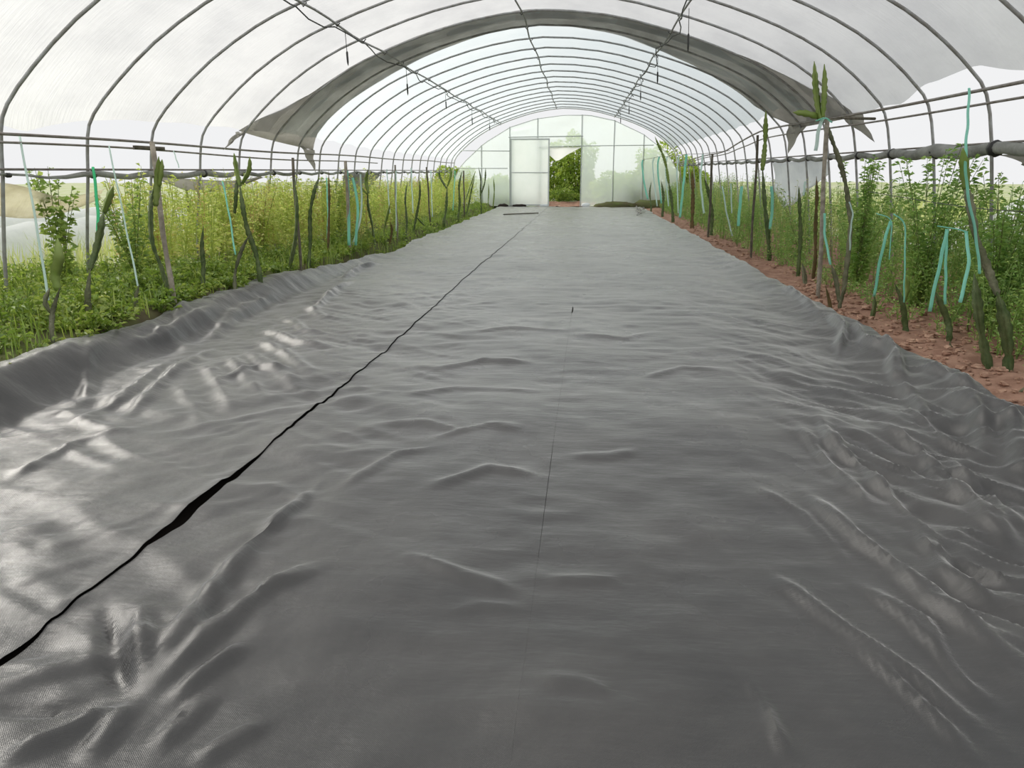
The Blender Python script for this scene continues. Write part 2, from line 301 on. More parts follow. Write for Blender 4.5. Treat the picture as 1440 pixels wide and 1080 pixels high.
def sheet_z(X, Y):
    near = 1/(1+(Y/9.)**2)
    Z = berm(X, Y) + .012*noise(X*1.6, Y*1.3)*(.4+near) + .006*noise(X*4.2+7, Y*3.7)
    tr = np.clip(noise(X*1.1+3, Y*.7+9)+.25, 0, 1)
    Z += .006*tr*noise(X*2.2, Y*9+5)*np.where(X > 1.1, .4, 1)
    side = sstep(.85, 1.4, X)*np.interp(Y, [0, 3.6, 5, 7, 12], [1, 1, .45, .14, .08])
    u = X*.82+Y*.57; v = -X*.57+Y*.82                       # creases running diagonally on the right
    wu = u+.10*noise(X*2.3, Y*2.1); rg = lambda p, q: 1-np.abs(noise(p, q))*2
    Z += side*(.026*rg(wu*4.6, v*1.1)+.018*rg(wu*10+3, v*2.6)+.009*rg(u*21+.4*noise(X*6, Y*6), v*6))
    sl = sstep(-.5, -1.2, X)*np.interp(Y, [0, 3, 12], [1, 1, .3])
    p1 = X*.6-Y*.8+.1*noise(X*2, Y*2); p2 = X*.8+Y*.6
    Z += sl*(.012*rg(p1*3.6, p2*1.5)+.008*rg((X*.5+Y*.86)*8+.3*noise(X*3, Y*3), (X*.86-Y*.5)*2.6)+.004*noise(p1*20, p2*7))
    Z += .0035*rg(X*3.1+Y*1.2, Y*6.5-X)*np.clip(noise(X*1.3+11, Y*1.1)+.4, 0, 1)
    edge = sstep(-2.7, -3.1, X)+sstep(1.9, 2.2, X)
    Z += edge*(.016*noise(X*2.5, Y*1.6+4)+.008*noise(X*6, Y*5))
    Z += .003*noise(X*9, Y*9)
    for P, w, hgt in FOLDS: Z += seg_fold(X, Y, P, w*.8, hgt*1.5)
    return Z
SEAMY = [0, 1.64, 2.22, 3.0, 4.32, 6, 8.95, 22, 28.3]; SEAMX = [-1.53, -1.5, -1.46, -1.43, -1.39, -1.365, -1.35, -1.16, -1.1]
seam = lambda y: np.interp(y, SEAMY, SEAMX)
gapw = lambda y: np.interp(y, [0, 1.55, 1.66, 1.8, 2.1, 2.25, 2.5, 2.75, 3.0, 3.25, 3.4, 3.8, 4.3, 4.9, 6, 8, 12, 20, 29],
                           [.02, .02, .016, .003, .004, .008, .038, .030, .018, .002, .008, .012, .008, .004, .007, .005, .008, .004, .003])
cenx = lambda y: np.interp(y, [0, 1.47, 3.2, 7.13, 28], [-.125, -.12, -.10, -.04, .1])
cgap = lambda y: np.interp(y, [0, 2.2, 2.7, 3.3, 3.5, 6.9, 7.0, 7.25, 7.35, 29], [.0003, .0005, .0018, .0022, .0010, .0014, .012, .010, .0003, .0002])
YS = np.unique(np.concatenate([np.linspace(.35, 3.5, 150), np.linspace(3.5, 8, 150), np.linspace(8, 15, 110), np.linspace(15, 28.4, 110)]))
def sheet(name, xl, xr, nx, label, lift=None):
    t = np.linspace(0, 1, nx)[None, :]; y = YS[:, None]
    X = xl(y)*(1-t)+xr(y)*t; Y = y+0*t
    Z = sheet_z(X, Y)
    if lift is not None: Z = Z+lift(X, Y)
    o = npmesh(name, np.column_stack([X.ravel(), Y.ravel(), Z.ravel()]), gridfaces(nx, len(YS)), M['sheet'])
    md = o.modifiers.new('thick', 'SOLIDIFY'); md.thickness = .0015; md.offset = -1
    es = o.modifiers.new('crisp_edge', 'EDGE_SPLIT'); es.split_angle = math.radians(55)
    return props(o, label, 'ground sheet', 'woven ground sheets on the tunnel floor')
lefte = lambda y: np.interp(y, [0, 4, 4.9, 6.6, 8.8, 11.8, 18.9, 26, 28.4], [-3.3, -3.26, -3.2, -3.3, -3.18, -2.98, -2.95, -2.9, -2.85]) + .04*noise(y*1.3, y*0+3)+.02*noise(y*4, y*0+8)
righte = lambda y: np.interp(y, [0, 4, 6, 9, 14, 28.4], [2.3, 2.22, 2.22, 2.22, 2.3, 2.15]) + .025*noise(y*1.5, y*0+5)+.015*noise(y*5, y*0+2)
sheet('woven_ground_sheet', lefte, seam, 150, 'left dark grey woven ground sheet, its edge turned up over the weedy bed',
      lambda X, Y: (.006+.25*gapw(Y))*np.exp(-((seam(Y)-X)/.05)**2)*np.interp(Y, [0, 9, 20], [1, 1, .5]))
sheet('woven_ground_sheet', lambda y: seam(y)+gapw(y), cenx, 90, 'middle strip of dark woven ground sheet between the open gap and thin seam')
sheet('woven_ground_sheet', lambda y: cenx(y)+cgap(y), righte, 170, 'right dark grey woven ground sheet with diagonal creases beside the red soil')

# ---------------------------------------------------------------- hoops
for k, y in enumerate(HOOPS):
    m = MB(); m.tube([(x, y, z) for x, z in PC[::3]], .015, 8)
    lab = 'grey steel roof hoop arching over the tunnel, %s from the camera end' % NUM[k]
    props(m.build('roof_hoop', M['steel']), lab, 'hoop', 'steel hoops of the tunnel roof')

# ---------------------------------------------------------------- roof film
def roof(name, y0, y1, zl_, zr_, m, seed):
    ys = np.arange(y0, y1+.01, .111); n = 70; V = []
    for y in ys:
        s = np.linspace(s_left(zl_(y)), s_right(zr_(y)), n)
        sag = np.sin(np.pi*((y-4.89)/1.11))**2
        off = .026 - .018*sag + .006*noise(s*2+seed, s*0+y*2)*sag
        x, z = on(s, off); V.append(np.column_stack([x, 0*x+y, z]))
    return props(npmesh(name, np.concatenate(V), gridfaces(n, len(ys)), m), kind='structure')
def scal(y): return .05*np.sin(np.pi*((y-4.89)/1.11))**2
roof('roof', -6, 12.3, lambda y: np.interp(y, [-6, 5.9, 6.3, 6.6, 7.05, 8.2, 9.5, 12.3], [1.66, 1.62, 1.54, 1.60, 1.68, 1.73, 1.75, 1.76])+scal(y)*.5,
     lambda y: np.interp(y, [-6, 6.4, 7.0, 7.6, 8.05, 8.86, 10.3, 12.3], [1.97, 1.97, 2.06, 2.06, 2.03, 1.93, 1.92, 1.9])-scal(y)*.3, M['roofa'], 0)
roof('roof.001', 11.6, 28.85, lambda y: np.interp(y, [11.6, 14, 17, 28.9], [1.78, 1.74, 1.68, 1.62])+scal(y)*.6,
     lambda y: np.interp(y, [11.6, 13, 15.3, 21, 28.9], [1.96, 2.16, 2.08, 2.05, 2.0])+scal(y)*.5, M['roofb'], 5)
# grey overlapping band with pointed tails at both ends
FR = [(-4.52,9.9),(-4.46,10.3),(-4.27,10.74),(-4.14,11.05),(-3.87,11.5),(-3.3,11.6),(-2.6,11.58),(-1.7,11.56),(-.65,11.6),(.5,11.62),(1.3,11.62),(2.0,11.6),(2.58,11.4),(2.99,10.95),(3.14,10.55),(3.34,10.3)]
BK = [(-4.53,13.43),(-4.39,13.21),(-4.17,13.14),(-3.83,13.19),(-3.27,13.3),(-2.59,13.07),(-2.,12.98),(-1.3,12.78),(-.2,12.85),(.67,13.07),(1.53,13.6),(2.29,14.04),(2.93,14.15),(3.14,13.9),(3.34,13.06)]
g = empty('grey_shade_band', (-.65, 12.2, 3.4), 'dark grey film band hanging across the roof with pointed tails at both sides', 'shade film')
ss = None; V = []
for t in np.linspace(0, 1, 16):
    ss = np.linspace(s_left(1.745-.16*t), s_right(1.88), 90)
    fx, _ = on(ss); yf = np.interp(fx, *np.array(FR).T); yb = np.interp(fx, *np.array(BK).T); y = yf*(1-t)+yb*t
    x, z = on(ss, .02-.008*np.sin(np.pi*t)+.006*noise(ss*3, ss*0+t*4)); V.append(np.column_stack([x, y, z]))
band = npmesh('band', np.concatenate(V), gridfaces(90, 16), M['grey'], g)
md = band.modifiers.new('thick', 'SOLIDIFY'); md.thickness = .002
def tail(pts, n=8):
    a, b, c = [np.array(p) for p in pts]; V = []; Fc = []
    for i in range(n+1):
        for j in range(n+1):
            q = (a*(1-j/n)+b*(j/n))*(1-i/n)+c*(i/n); V.append(q+np.array([.03*math.sin(i*1.3+j*.9), 0, .01*math.sin(j*2.)])*(1-i/n))
    o = npmesh('tail', V, gridfaces(n+1, n+1)[:, ::1], M['grey'], g); m_ = o.modifiers.new('thick', 'SOLIDIFY'); m_.thickness = .002
xl_, zl0 = on(s_left(1.72), .02)
tail([(-4.53, 12.7, 1.63), (-4.56, 13.43, 1.59), at(444, 243, 13.2)]); tail([(xl_, 10.22, 1.735), (xl_, 10.5, 1.745), at(314, 211, 9.75)])
xr_, _ = on(s_right(1.88), .02)
tail([(xr_, 12.4, 1.95), (xr_, 13.6, 1.98), at(1108, 216, 12.9)]); tail([(xr_, 10.2, 1.95), (xr_, 11.0, 1.95), at(1230, 200, 10.0)])

# ---------------------------------------------------------------- purlins, wires, hanging droppers
def purlin(x, label, wire):
    sx_ = s_x(x); p = empty('purlin', (x, 16, 2.8), label, 'roof bar', 'long bars under the roof hoops')
    X, Z = on(sx_, -.03); pts = [(X+.02*math.sin(y*1.7), y, Z+.01*math.sin(y*2.3)) for y in np.arange(3, 28.7, .5)]
    MB().tube(pts, .013, 6).build('pipe', M['steel'], p)
    if wire:
        w = []
        for i, y in enumerate(np.arange(3, 28, .37)):
            ph = (y-4.89)/1.11*math.pi
            w.append((X+.07*math.sin(ph*.73+x)+.02*math.sin(i*2.1), y, Z-.03-.05*abs(math.sin(ph))-.015*math.sin(i*1.7)))
        MB().tube(w, .008, 5).build('wire', M['black'], p)
    for k, y in enumerate(HOOPS):
        MB().tube([(X-.03, y, Z+.02), (X, y-.02, Z-.02), (X+.03, y, Z+.02)], .007, 5).build('tie', M['black'], p)
purlin(-2.8, 'left steel bar tying the roof hoops together, with a loose black wire', True)
purlin(-.85, 'thin bar along the crown tying the roof hoops together', False)
purlin(1.2, 'right steel bar tying the roof hoops together, with a loose black wire', True)
def dropper(x, y, l, lab):
    X, Z = on(s_x(x), -.05)
    e = empty('hanging_dropper', (X, y, Z), lab, 'irrigation dropper', 'droppers hanging from the roof bars')
    MB().tube([(X, y, Z), (X+.01, y, Z-l*.6)], .004, 5).build('tube', M['black'], e)
    MB().tube([(X+.01, y, Z-l*.58), (X+.01, y, Z-l*.62), (X+.014, y, Z-l*.9), (X+.016, y, Z-l)], [.006, .013, .012, .004], 8).build('weight', M['black'], e)
for i, (y, l) in enumerate([(9.6, .38), (12.9, .42), (16.6, .36), (20.6, .46), (24.6, .4)]):
    dropper(-2.8, y, l, 'thin black dropper hanging from the left roof bar, %s from the camera' % NUM[i])
for i, (y, l) in enumerate([(9.75, .46), (13.4, .44), (17.0, .4), (20.8, .42), (25.0, .4)]):
    dropper(1.22, y, l, 'thin black dropper hanging from the right roof bar, %s from the camera' % NUM[i])

# ---------------------------------------------------------------- side rails and rolled film
def rail(pts, r, lab, m='rail', nm='side_rail'):
    return props(MB().tube(curve(pts, 60), r, 7).build(nm, M[m]), lab, 'rail', 'rails along the tunnel sides')
def wob(x, z, y0, y1, a=.012): return [(x+a*math.sin(y*1.1), y, (z(y) if callable(z) else z)+a*math.sin(y*.8+x)) for y in np.arange(y0, y1, 1.11)]
rail(wob(-4.51, 1.525, 3, 28.7), .013, 'upper rail along the left side, tied inside the hoops')
rail(wob(-4.48, lambda y: np.interp(y, [3, 7, 12, 16, 28], [1.46, 1.46, 1.42, 1.41, 1.42]), 3, 17.5), .010, 'thinner lower rail just under the left side rail')
zru = lambda y: np.interp(y, [3, 6, 12, 15, 17, 19, 24, 28], [1.86, 1.88, 1.93, 1.95, 1.84, 1.66, 1.58, 1.5])
rail(wob(3.30, zru, 3, 28.7), .015, 'upper rail along the right side, sinking towards the far end')
rail(wob(3.34, lambda y: zru(y)-np.interp(y, [3, 9, 16, 19, 28], [.10, .11, .14, .05, .04]), 3, 28), .011, 'thinner lower rail just under the right side rail')
props(MB().box((-.25, -.02, -.02), (.25, .02, .02)).build('wooden_batten', M['wooddark']), 'short dark batten lying along the left side rail', 'batten')
o = bpy.data.objects['wooden_batten']; o.location = (-4.46, 8.0, 1.475); o.rotation_euler = (0, 0, math.radians(90)); o.scale = (1.1, 1, 1)
props(MB().tube([at(1186, 166, 9.6), at(1230, 167, 8.7)], .016, 6).build('wooden_batten', M['wooddark']), 'short dark stick lying across the right side rail', 'batten')
props(MB().tube([(3.30, y, zru(y)) for y in np.arange(4.0, 6.55, .3)], [.03+.006*math.sin(i*2) for i in range(9)], 8).build('grey_sleeve', M['roll']), 'grey film sleeve wrapped round the near right side rail', 'sleeve')
def rolled(x, z, y0, y1, rad, lab):
    e = empty('rolled_side_film', (x, (y0+y1)/2, z), lab, 'rolled film', 'side films rolled up on their tubes')
    ys = np.arange(y0, y1, .25)
    pth = [(x+.01*math.sin(y*2), y, z-.03*math.sin(np.pi*((y-4.89)/1.11))**2*1.2) for y in ys]
    rs = [rad(y)*(1+.22*noise(y*2.1, x)) for y in ys]
    MB().tube(pth, rs, 10).build('roll', M['roll'], e)
    MB().tube([(x, y0, z+.035), (x, y1, z+.035)], .011, 6).build('tube', M['rail'], e)
    for y in HOOPS:
        if y0 < y < y1: MB().tube([(x, y-.02, z-.01), (x, y+.02, z-.01)], rad(y)*1.15+.006, 8).build('tie', M['black'], e)
rolled(-4.55, 1.225, 4.2, 28.3, lambda y: float(np.interp(y, [4, 6.5, 7.2, 9.3, 11, 13, 28], [.010, .012, .028, .034, .026, .022, .02])), 'left side film rolled up on a thin tube above the weeds')
rolled(3.5, 1.44, 4.2, 28.3, lambda y: float(np.interp(y, [4, 6.6, 8.0, 9.6, 11, 13, 28], [.05, .055, .06, .045, .03, .03, .022])), 'right side film rolled up in a thick crumpled bundle')
# drapes below the left roll and on the right
def drape(pts_top, pts_bot, m, name, lab, cat, bulge=.1, n=24, k=8):
    T = np.array(curve(pts_top, n)); B = np.array(curve(pts_bot, n)); q = min(len(T), len(B)); T, B = T[:q], B[:q]; V = []
    for j in range(k+1):
        t = j/k; P = T*(1-t)+B*t; P[:, 0] += bulge*math.sin(math.pi*t)+.02*noise(P[:, 1]*5, P[:, 2]*5+j); V.append(P)
    o = npmesh(name, np.concatenate(V), gridfaces(q, k+1), M[m]); md_ = o.modifiers.new('thick', 'SOLIDIFY'); md_.thickness = .002
    return props(o, lab, cat)
drape([(-4.72,5.0,1.22),(-4.74,6.2,1.15),(-4.74,6.9,1.02),(-4.72,7.6,1.08)], [(-4.85,5.0,1.05),(-4.95,6.0,.92),(-4.95,6.9,.83),(-4.8,7.6,.98)], 'net', 'sagging_net', 'sagging brownish net below the left roll near the camera', 'net', -.05)
drape([(-4.66,8.4,1.19),(-4.68,9.6,1.14),(-4.68,10.6,1.12),(-4.66,11.5,1.19)], [(-4.7,8.45,1.17),(-4.8,9.5,1.0),(-4.8,10.5,1.0),(-4.7,11.5,1.15)], 'grey', 'sagging_film', 'grey film flap sagging below the left roll behind the forked cactus', 'film flap', -.05)
drape([(-4.66,15.5,1.19),(-4.68,16.5,1.19),(-4.68,17.5,1.19),(-4.66,18.5,1.19)], [(-4.7,15.5,.9),(-4.72,16.5,.62),(-4.72,17.3,.8),(-4.7,18.5,1.15)], 'roll', 'sagging_film', 'pale pointed film flap below the left roll further back', 'film flap', -.03)
drape([(3.62,4.6,1.40),(3.64,5.6,1.40),(3.64,6.6,1.38),(3.62,7.3,1.38)], [(4.1,4.6,.95),(4.2,5.6,.9),(4.1,6.5,1.0),(3.8,7.25,1.3)], 'grey', 'sagging_film', 'grey film flap hanging under the right roll near the camera', 'film flap', .06)
drape([(3.62,12.2,1.42),(3.62,13.2,1.40),(3.62,14.4,1.40),(3.62,15.5,1.42)], [(3.7,12.2,1.2),(3.7,13.2,.95),(3.7,14.5,.6),(3.7,15.5,.9)], 'cover', 'sagging_film', 'pale film flap hanging under the right roll beyond the wooden post', 'film flap', .04)

# ---------------------------------------------------------------- gable
wb = empty('wall_back', (-.6, YG, 0), None, None); props(wb, kind='structure')
def inner(x):   # upper edge of the gable film, below the open vent
    return float(np.interp(x, [-4.6, -4.3, -3.45, -2.5, -1.6, -.6, .3, 1.2, 2.2, 3.1, 3.5], [.9, 1.45, 2.2, 2.75, 3.02, 3.14, 3.14, 2.95, 2.5, 1.85, 1.2]))
def panel(name, x0, x1, z0, top, m='gable'):
    xs = np.linspace(x0, x1, 24); V = []
    for t in np.linspace(0, 1, 10):
        for x in xs: V.append((x, YG+.012*noise(x*2, t*4), z0+(min(top(x), 9)-z0)*t))
    return npmesh(name, V, gridfaces(24, 10), M[m], wb)
panel('film_panel', -4.6, -2.5, 0, inner); panel('film_panel', .05, 3.55, 0, inner)
panel('film_panel', -2.5, .05, 2.4, inner); panel('film_panel', -1.1, .05, 2.08, lambda x: 2.4); panel('film_panel', -2.5, -1.1, 0, lambda x: 2.4)
for x in (-3.55, -2.52, -1.52, .05, 1.2, 2.25): MB().box((x-.014, YG-.03, -.05), (x+.014, YG+.02, inner(x)+.02)).build('post', M['gframe'], wb, False)
for x0, x1, z0, z1 in ((-4.35, -2.52, 1.95, 1.93), (.05, 2.6, 2.1, 2.12), (-2.52, .05, 2.41, 2.43), (-1.5, .05, 2.06, 2.1), (-4.5, -2.6, 1.33, 1.33)):
    MB().tube([(x0, YG-.04, z0), (x1, YG-.04, z1)], .016, 6).build('crossbar', M['gframe'], wb)
MB().tube([(x, YG, inner(x)) for x in np.linspace(-4.55, 3.45, 40)], .012, 6).build('arch_edge', M['frame'], wb)
MB().tube([(x, YG+.05, z) for x, z in PC[::3]], .02, 8).build('end_hoop', M['frame'], wb)
dr = empty('door_1', (-1.8, YG-.1, 0), None, None); props(dr, kind='structure')
for a, b in (((-2.5, 0.02), (-2.45, 2.36)), ((-1.13, .02), (-1.08, 2.36)), ((-2.45, .02), (-1.13, .07)), ((-2.45, 2.31), (-1.13, 2.36)), ((-2.45, 1.17), (-1.13, 1.20))):
    MB().box((a[0], YG-.12, a[1]), (b[0], YG-.09, b[1])).build('door_frame', M['gframe'] if a[0] < -2.46 else M['frame'], dr, False)
npmesh('door_film', [(x, YG-.105+.01*noise(x*3, z*3), z) for z in np.linspace(.05, 2.33, 12) for x in np.linspace(-2.46, -1.12, 12)], gridfaces(12, 12), M['door'], dr)
MB().tube([(-2.55, YG-.1, 2.40), (.1, YG-.1, 2.43)], .02, 6).build('hanging_rail', M['gframe'], dr)
fl = npmesh('torn_film', [(x, YG-.07+.015*math.sin(x*9), 2.06+(float(np.interp(x, [-1.08, -.85, -.72, -.45, 0.02], [1.78, 1.58, 1.62, 1.8, 2.04]))-2.06)*t) for t in np.linspace(0, 1, 6) for x in np.linspace(-1.08, .03, 20)], gridfaces(20, 6), M['door'])
props(fl, 'torn white film hanging in the top of the open doorway', 'film flap')

# ---------------------------------------------------------------- foliage
def leaves(P, D, L, Wd, droop=.25):
    """one folded leaf of 5 corners (two quads) for each point"""
    n = len(P); D = D/(np.linalg.norm(D, axis=1, keepdims=True)+1e-9)
    R = np.cross(D, rng.normal(size=(n, 3))*.5+np.array([0, 0, 1.])); R /= np.linalg.norm(R, axis=1, keepdims=True)+1e-9
    U = np.cross(R, D); L = L[:, None]; Wd = Wd[:, None]
    mid = P+D*L*.5+U*L*.06; tip = P+D*L-np.array([0, 0, 1.])*L*droop
    V = np.stack([P, mid+R*Wd*.5+U*Wd*.15, tip, mid-R*Wd*.5+U*Wd*.15], 1).reshape(-1, 3)
    a = np.arange(n)*4; return V, np.concatenate([np.column_stack([a, a+1, a+2]), np.column_stack([a, a+2, a+3])])
def blades(P, Hh, Wd, lean):
    n = len(P); th = rng.random(n)*6.28; d = np.column_stack([np.cos(th), np.sin(th), 0*th]); s = np.column_stack([-d[:, 1], d[:, 0], 0*th])*Wd[:, None]*.5
    z = np.array([0, 0, 1.]); a = lean[:, None]*d; H3 = Hh[:, None]
    m = P+z*H3*.6+a*H3*.3; t = P+z*H3*.92+a*H3
    V = np.stack([P-s, P+s, m+s*.7, m-s*.7, t], 1).reshape(-1, 3); i = np.arange(n)*5
    return V, np.concatenate([np.column_stack([i, i+1, i+2]), np.column_stack([i, i+2, i+3]), np.column_stack([i+3, i+2, i+4])])
def prisms(A, B, r):
    n = len(A); o = np.array([[1, 0, 0], [-.5, .87, 0], [-.5, -.87, 0]])*r
    V = np.concatenate([A[:, None]+o, B[:, None]+o*.5], 1).reshape(-1, 3); i = np.arange(n)*6
    return V, np.concatenate([np.column_stack([i+a, i+b, i+b+3]) for a, b in ((0, 1), (1, 2), (2, 0))]+[np.column_stack([i+a, i+b+3, i+a+3]) for a, b in ((0, 1), (1, 2), (2, 0))])
def herb(base, hgt, spread, nstem, nleaf, ll, lw, top=.15):
    """leafy stems standing at each base; returns leaf and stem geometry"""
    LP, LD, LL, LW, SA, SB = [], [], [], [], [], []
    for b, h_ in zip(base, hgt):
        for _ in range(nstem):
            th = rng.random()*6.28; ln = spread*(rng.random()**.7); h2 = h_*rng.uniform(.7, 1.05)
            d = np.array([math.cos(th), math.sin(th), 0]); t = np.linspace(0, 1, 5)[:, None]
            c = b+d*ln*t**1.6+np.array([0, 0, 1.])*h2*t; SA.append(c[:-1]); SB.append(c[1:])
            n = max(2, nleaf//nstem); q = rng.uniform(top, 1.0, n)[:, None]
            p = b+d*ln*q**1.6+np.array([0, 0, 1.])*h2*q; a = rng.random(n)*6.28
            LD.append(np.column_stack([np.cos(a), np.sin(a), rng.uniform(-.2, .9, n)])); off = rng.random((n, 1))*.09*(1.15-q); LP.append(p+LD[-1]*off)
            s = rng.uniform(.6, 1.2, n); LL.append(ll*s); LW.append(lw*s)
    return leaves(np.concatenate(LP), np.concatenate(LD), np.concatenate(LL), np.concatenate(LW)), prisms(np.concatenate(SA), np.concatenate(SB), .004)
def merge(*G):
    V, Fc, n = [], [], 0
    for v, f in G: V.append(v); Fc.append(f+n); n += len(v)
    return np.concatenate(V), np.concatenate(Fc)
def scatter(x0, x1, y0, y1, n): return np.column_stack([rng.uniform(x0, x1, n), rng.uniform(y0, y1, n)])
def withz(p, zf): return np.column_stack([p, zf(p[:, 0], p[:, 1])-.01])
def stuff(name, geo, m, lab, cat): return props(npmesh(name, geo[0], geo[1], m, None, False), lab, cat, None, 'stuff')

# left bed
p = scatter(-5.5, -3.7, 7.0, 12.5, 230); p = np.r_[p, scatter(-5.4, -3.5, 12.5, 28.3, 360)]; p = p[(p[:, 0] > -4.7) | (p[:, 1] > 9.0)]
b = withz(p, zl); hh = rng.uniform(.72, 1.12, len(b))+.15*noise(p[:, 1]*1.2, p[:, 0])
l1, s1 = herb(b, hh, .22, 4, 84, .062, .026)
stuff('weeds', merge(l1, s1), M['weedl'], 'tall sunny yellow-green weeds filling the bed along the left side', 'weeds')
p = scatter(-4.7, -3.6, 7.2, 27, 80); b = withz(p, zl); hh = rng.uniform(.75, 1.1, len(b))
l2, s2 = herb(b, hh, .10, 3, 60, .035, .014, .35)
stuff('dry_weed_stalks', merge(l2, s2), M['straw'], 'dry straw-coloured and reddish stalks among the weeds on the left', 'weeds')
p = scatter(-6.8, -3.25, 3.2, 7.6, 720); p = np.r_[p, scatter(-3.85, -3.3, 4.8, 7.3, 130), scatter(-3.75, -3.28, 7, 12, 240), scatter(-3.6, -3.02, 12, 28, 300)]; b = withz(p, zl)
hh = rng.uniform(.08, .30, len(b))*np.where(p[:, 0] > -3.48, .45, 1); l3, s3 = herb(b, hh, .14, 3, 24, .055, .03, .1)
bl = withz(np.r_[scatter(-7, -3.27, 3.2, 8, 5200), scatter(-3.8, -3.2, 8, 12, 1200), scatter(-3.6, -3.02, 12, 28, 2200)], zl); l4 = blades(bl, rng.uniform(.08, .26, len(bl)), rng.uniform(.006, .012, len(bl)), rng.uniform(.1, .6, len(bl)))
stuff('ground_cover', merge(l3, s3, l4), M['lowl'], 'low bright green ground cover on the left bed beside the turned-up sheet', 'weeds')
bl = withz(np.r_[scatter(-14, -5.2, 3, 30, 15000)], zl); l5 = blades(bl, rng.uniform(.15, .5, len(bl)), rng.uniform(.01, .02, len(bl)), rng.uniform(.1, .5, len(bl)))
stuff('field_grass', l5, M['grass'], 'pale grass in the open field beyond the left side', 'grass')
# right bed
p = np.r_[scatter(3.0, 4.6, 4.3, 9.5, 170), scatter(2.75, 4.4, 9.5, 28.3, 330)]; b = withz(p, zr)
hh = rng.uniform(.40, .72, len(b))+np.clip(p[:, 0]-3.0, 0, 1)*.35+np.interp(p[:, 1], [4, 8, 12, 28], [.0, .1, .15, .25])
l1, s1 = herb(b, hh, .2, 4, 84, .045, .018)
stuff('weeds', merge(l1, s1), M['weedr'], 'deep green feathery weeds filling the bed along the right side', 'weeds')
p = np.r_[scatter(2.7, 3.2, 4.0, 28, 260)]; b = withz(p, zr); l3, s3 = herb(b, rng.uniform(.1, .3, len(b)), .14, 3, 30, .035, .016, .05)
stuff('ground_cover', merge(l3, s3), M['weedr'], 'low green sprouts on the red soil under the right row', 'weeds')
p = scatter(3.7, 5.5, 4.0, 9.5, 130); b = withz(p, zr); l2, s2 = herb(b, rng.uniform(.5, .95, len(b)), .15, 3, 66, .05, .018, .2)
p2 = scatter(2.9, 4.2, 9, 27, 90); b2 = withz(p2, zr); l4, s4 = herb(b2, rng.uniform(.8, 1.2, len(b2)), .1, 3, 54, .04, .014, .3)
stuff('dry_weed_stalks', merge(l2, s2, l4, s4), M['grass'], 'pale dry grass and stalks behind the right bed', 'weeds')
bl = np.column_stack([scatter(5, 15, 4, 32, 9000), np.zeros(9000)]); stuff('field_grass', blades(bl, rng.uniform(.2, .6, 9000), rng.uniform(.01, .02, 9000), rng.uniform(.1, .5, 9000)), M['grass'], 'pale grass in the field beyond the right side', 'grass')
# clods on the red soil
m = MB()
def clod(m, c, r):
    V = []; n = 6
    for i in range(1, 4):
        for k in range(n):
            a = math.pi*i/4; q = 2*math.pi*(k+.5*i)/n; rr = r*random.uniform(.7, 1.15)
            V.append((c[0]+rr*math.sin(a)*math.cos(q), c[1]+rr*math.sin(a)*math.sin(q), c[2]+.6*rr*math.cos(a)))
    f = [(i*n+k, (i+1)*n+k, (i+1)*n+(k+1) % n, i*n+(k+1) % n) for i in range(2) for k in range(n)]+[tuple(range(n-1, -1, -1))[::-1], tuple(range(2*n, 3*n))[::-1]]
    m.add(V, f)
for x, y in np.r_[scatter(2.2, 3.1, 3.2, 9, 800), scatter(2.25, 2.9, 9, 20, 300)]: clod(m, (x, y, float(zr(x, y))+.005), random.choice([.010, .012, .014, .018, .022, .03, .04]))
o = m.build('soil_clods', M['clod'], None, False); props(o, 'crumbled red soil clods along the right bed', 'soil', None, 'stuff')

# bushes one can tell apart
def bush(x, y, z, h_, sp, nst, nl, ll, lw, m, lab, name='leafy_bush', cat='bush', group=None, top=.12):
    e = empty(name, (x, y, z), lab, cat, group)
    L, St = herb(np.array([[x, y, z]]), np.array([h_]), sp, nst, nl, ll, lw, top)
    npmesh('foliage', *L, M[m], e, False); npmesh('stems', *St, M['stalk'], e, False)
bush(-4.15, 6.95, .1, 1.05, .34, 12, 900, .055, .028, 'bushl', 'dark green bush behind the leaning wooden stake, left bed')
bush(-4.75, 6.75, .1, 1.22, .30, 9, 520, .07, .045, 'bushl', 'leafy vine climbing the left hoop leg beside the open field')
bush(-4.0, 9.6, .1, 1.12, .35, 10, 700, .06, .028, 'weedl', 'yellowish bush behind the forked cactus, left bed')
bush(-3.95, 12.6, .1, 1.12, .35, 10, 600, .065, .03, 'bushl', 'dark green bush with aqua ribbons in front, left bed')
bush(3.15, 7.35, -.02, 1.42, .52, 20, 2300, .062, .028, 'weedr', 'tall dense green bush right of the wooden post, right bed', top=.05)
bush(3.3, 6.35, -.02, 1.2, .5, 18, 1900, .062, .026, 'weedr', 'dense green bush behind the aqua ribbon loops, right bed', top=.05)
bush(3.05, 8.7, -.02, 1.35, .45, 18, 1700, .062, .026, 'weedr', 'dense green bush behind the wooden post, right bed', top=.05)
bush(3.35, 5.35, -.02, .8, .45, 14, 900, .05, .02, 'weedr', 'low green bush behind the tall ribbed cactus, right bed', top=.05)
bush(3.1, 11.2, -.02, 1.05, .4, 12, 800, .05, .022, 'weedr', 'green bush behind the tall thin stake, right bed', top=.05)
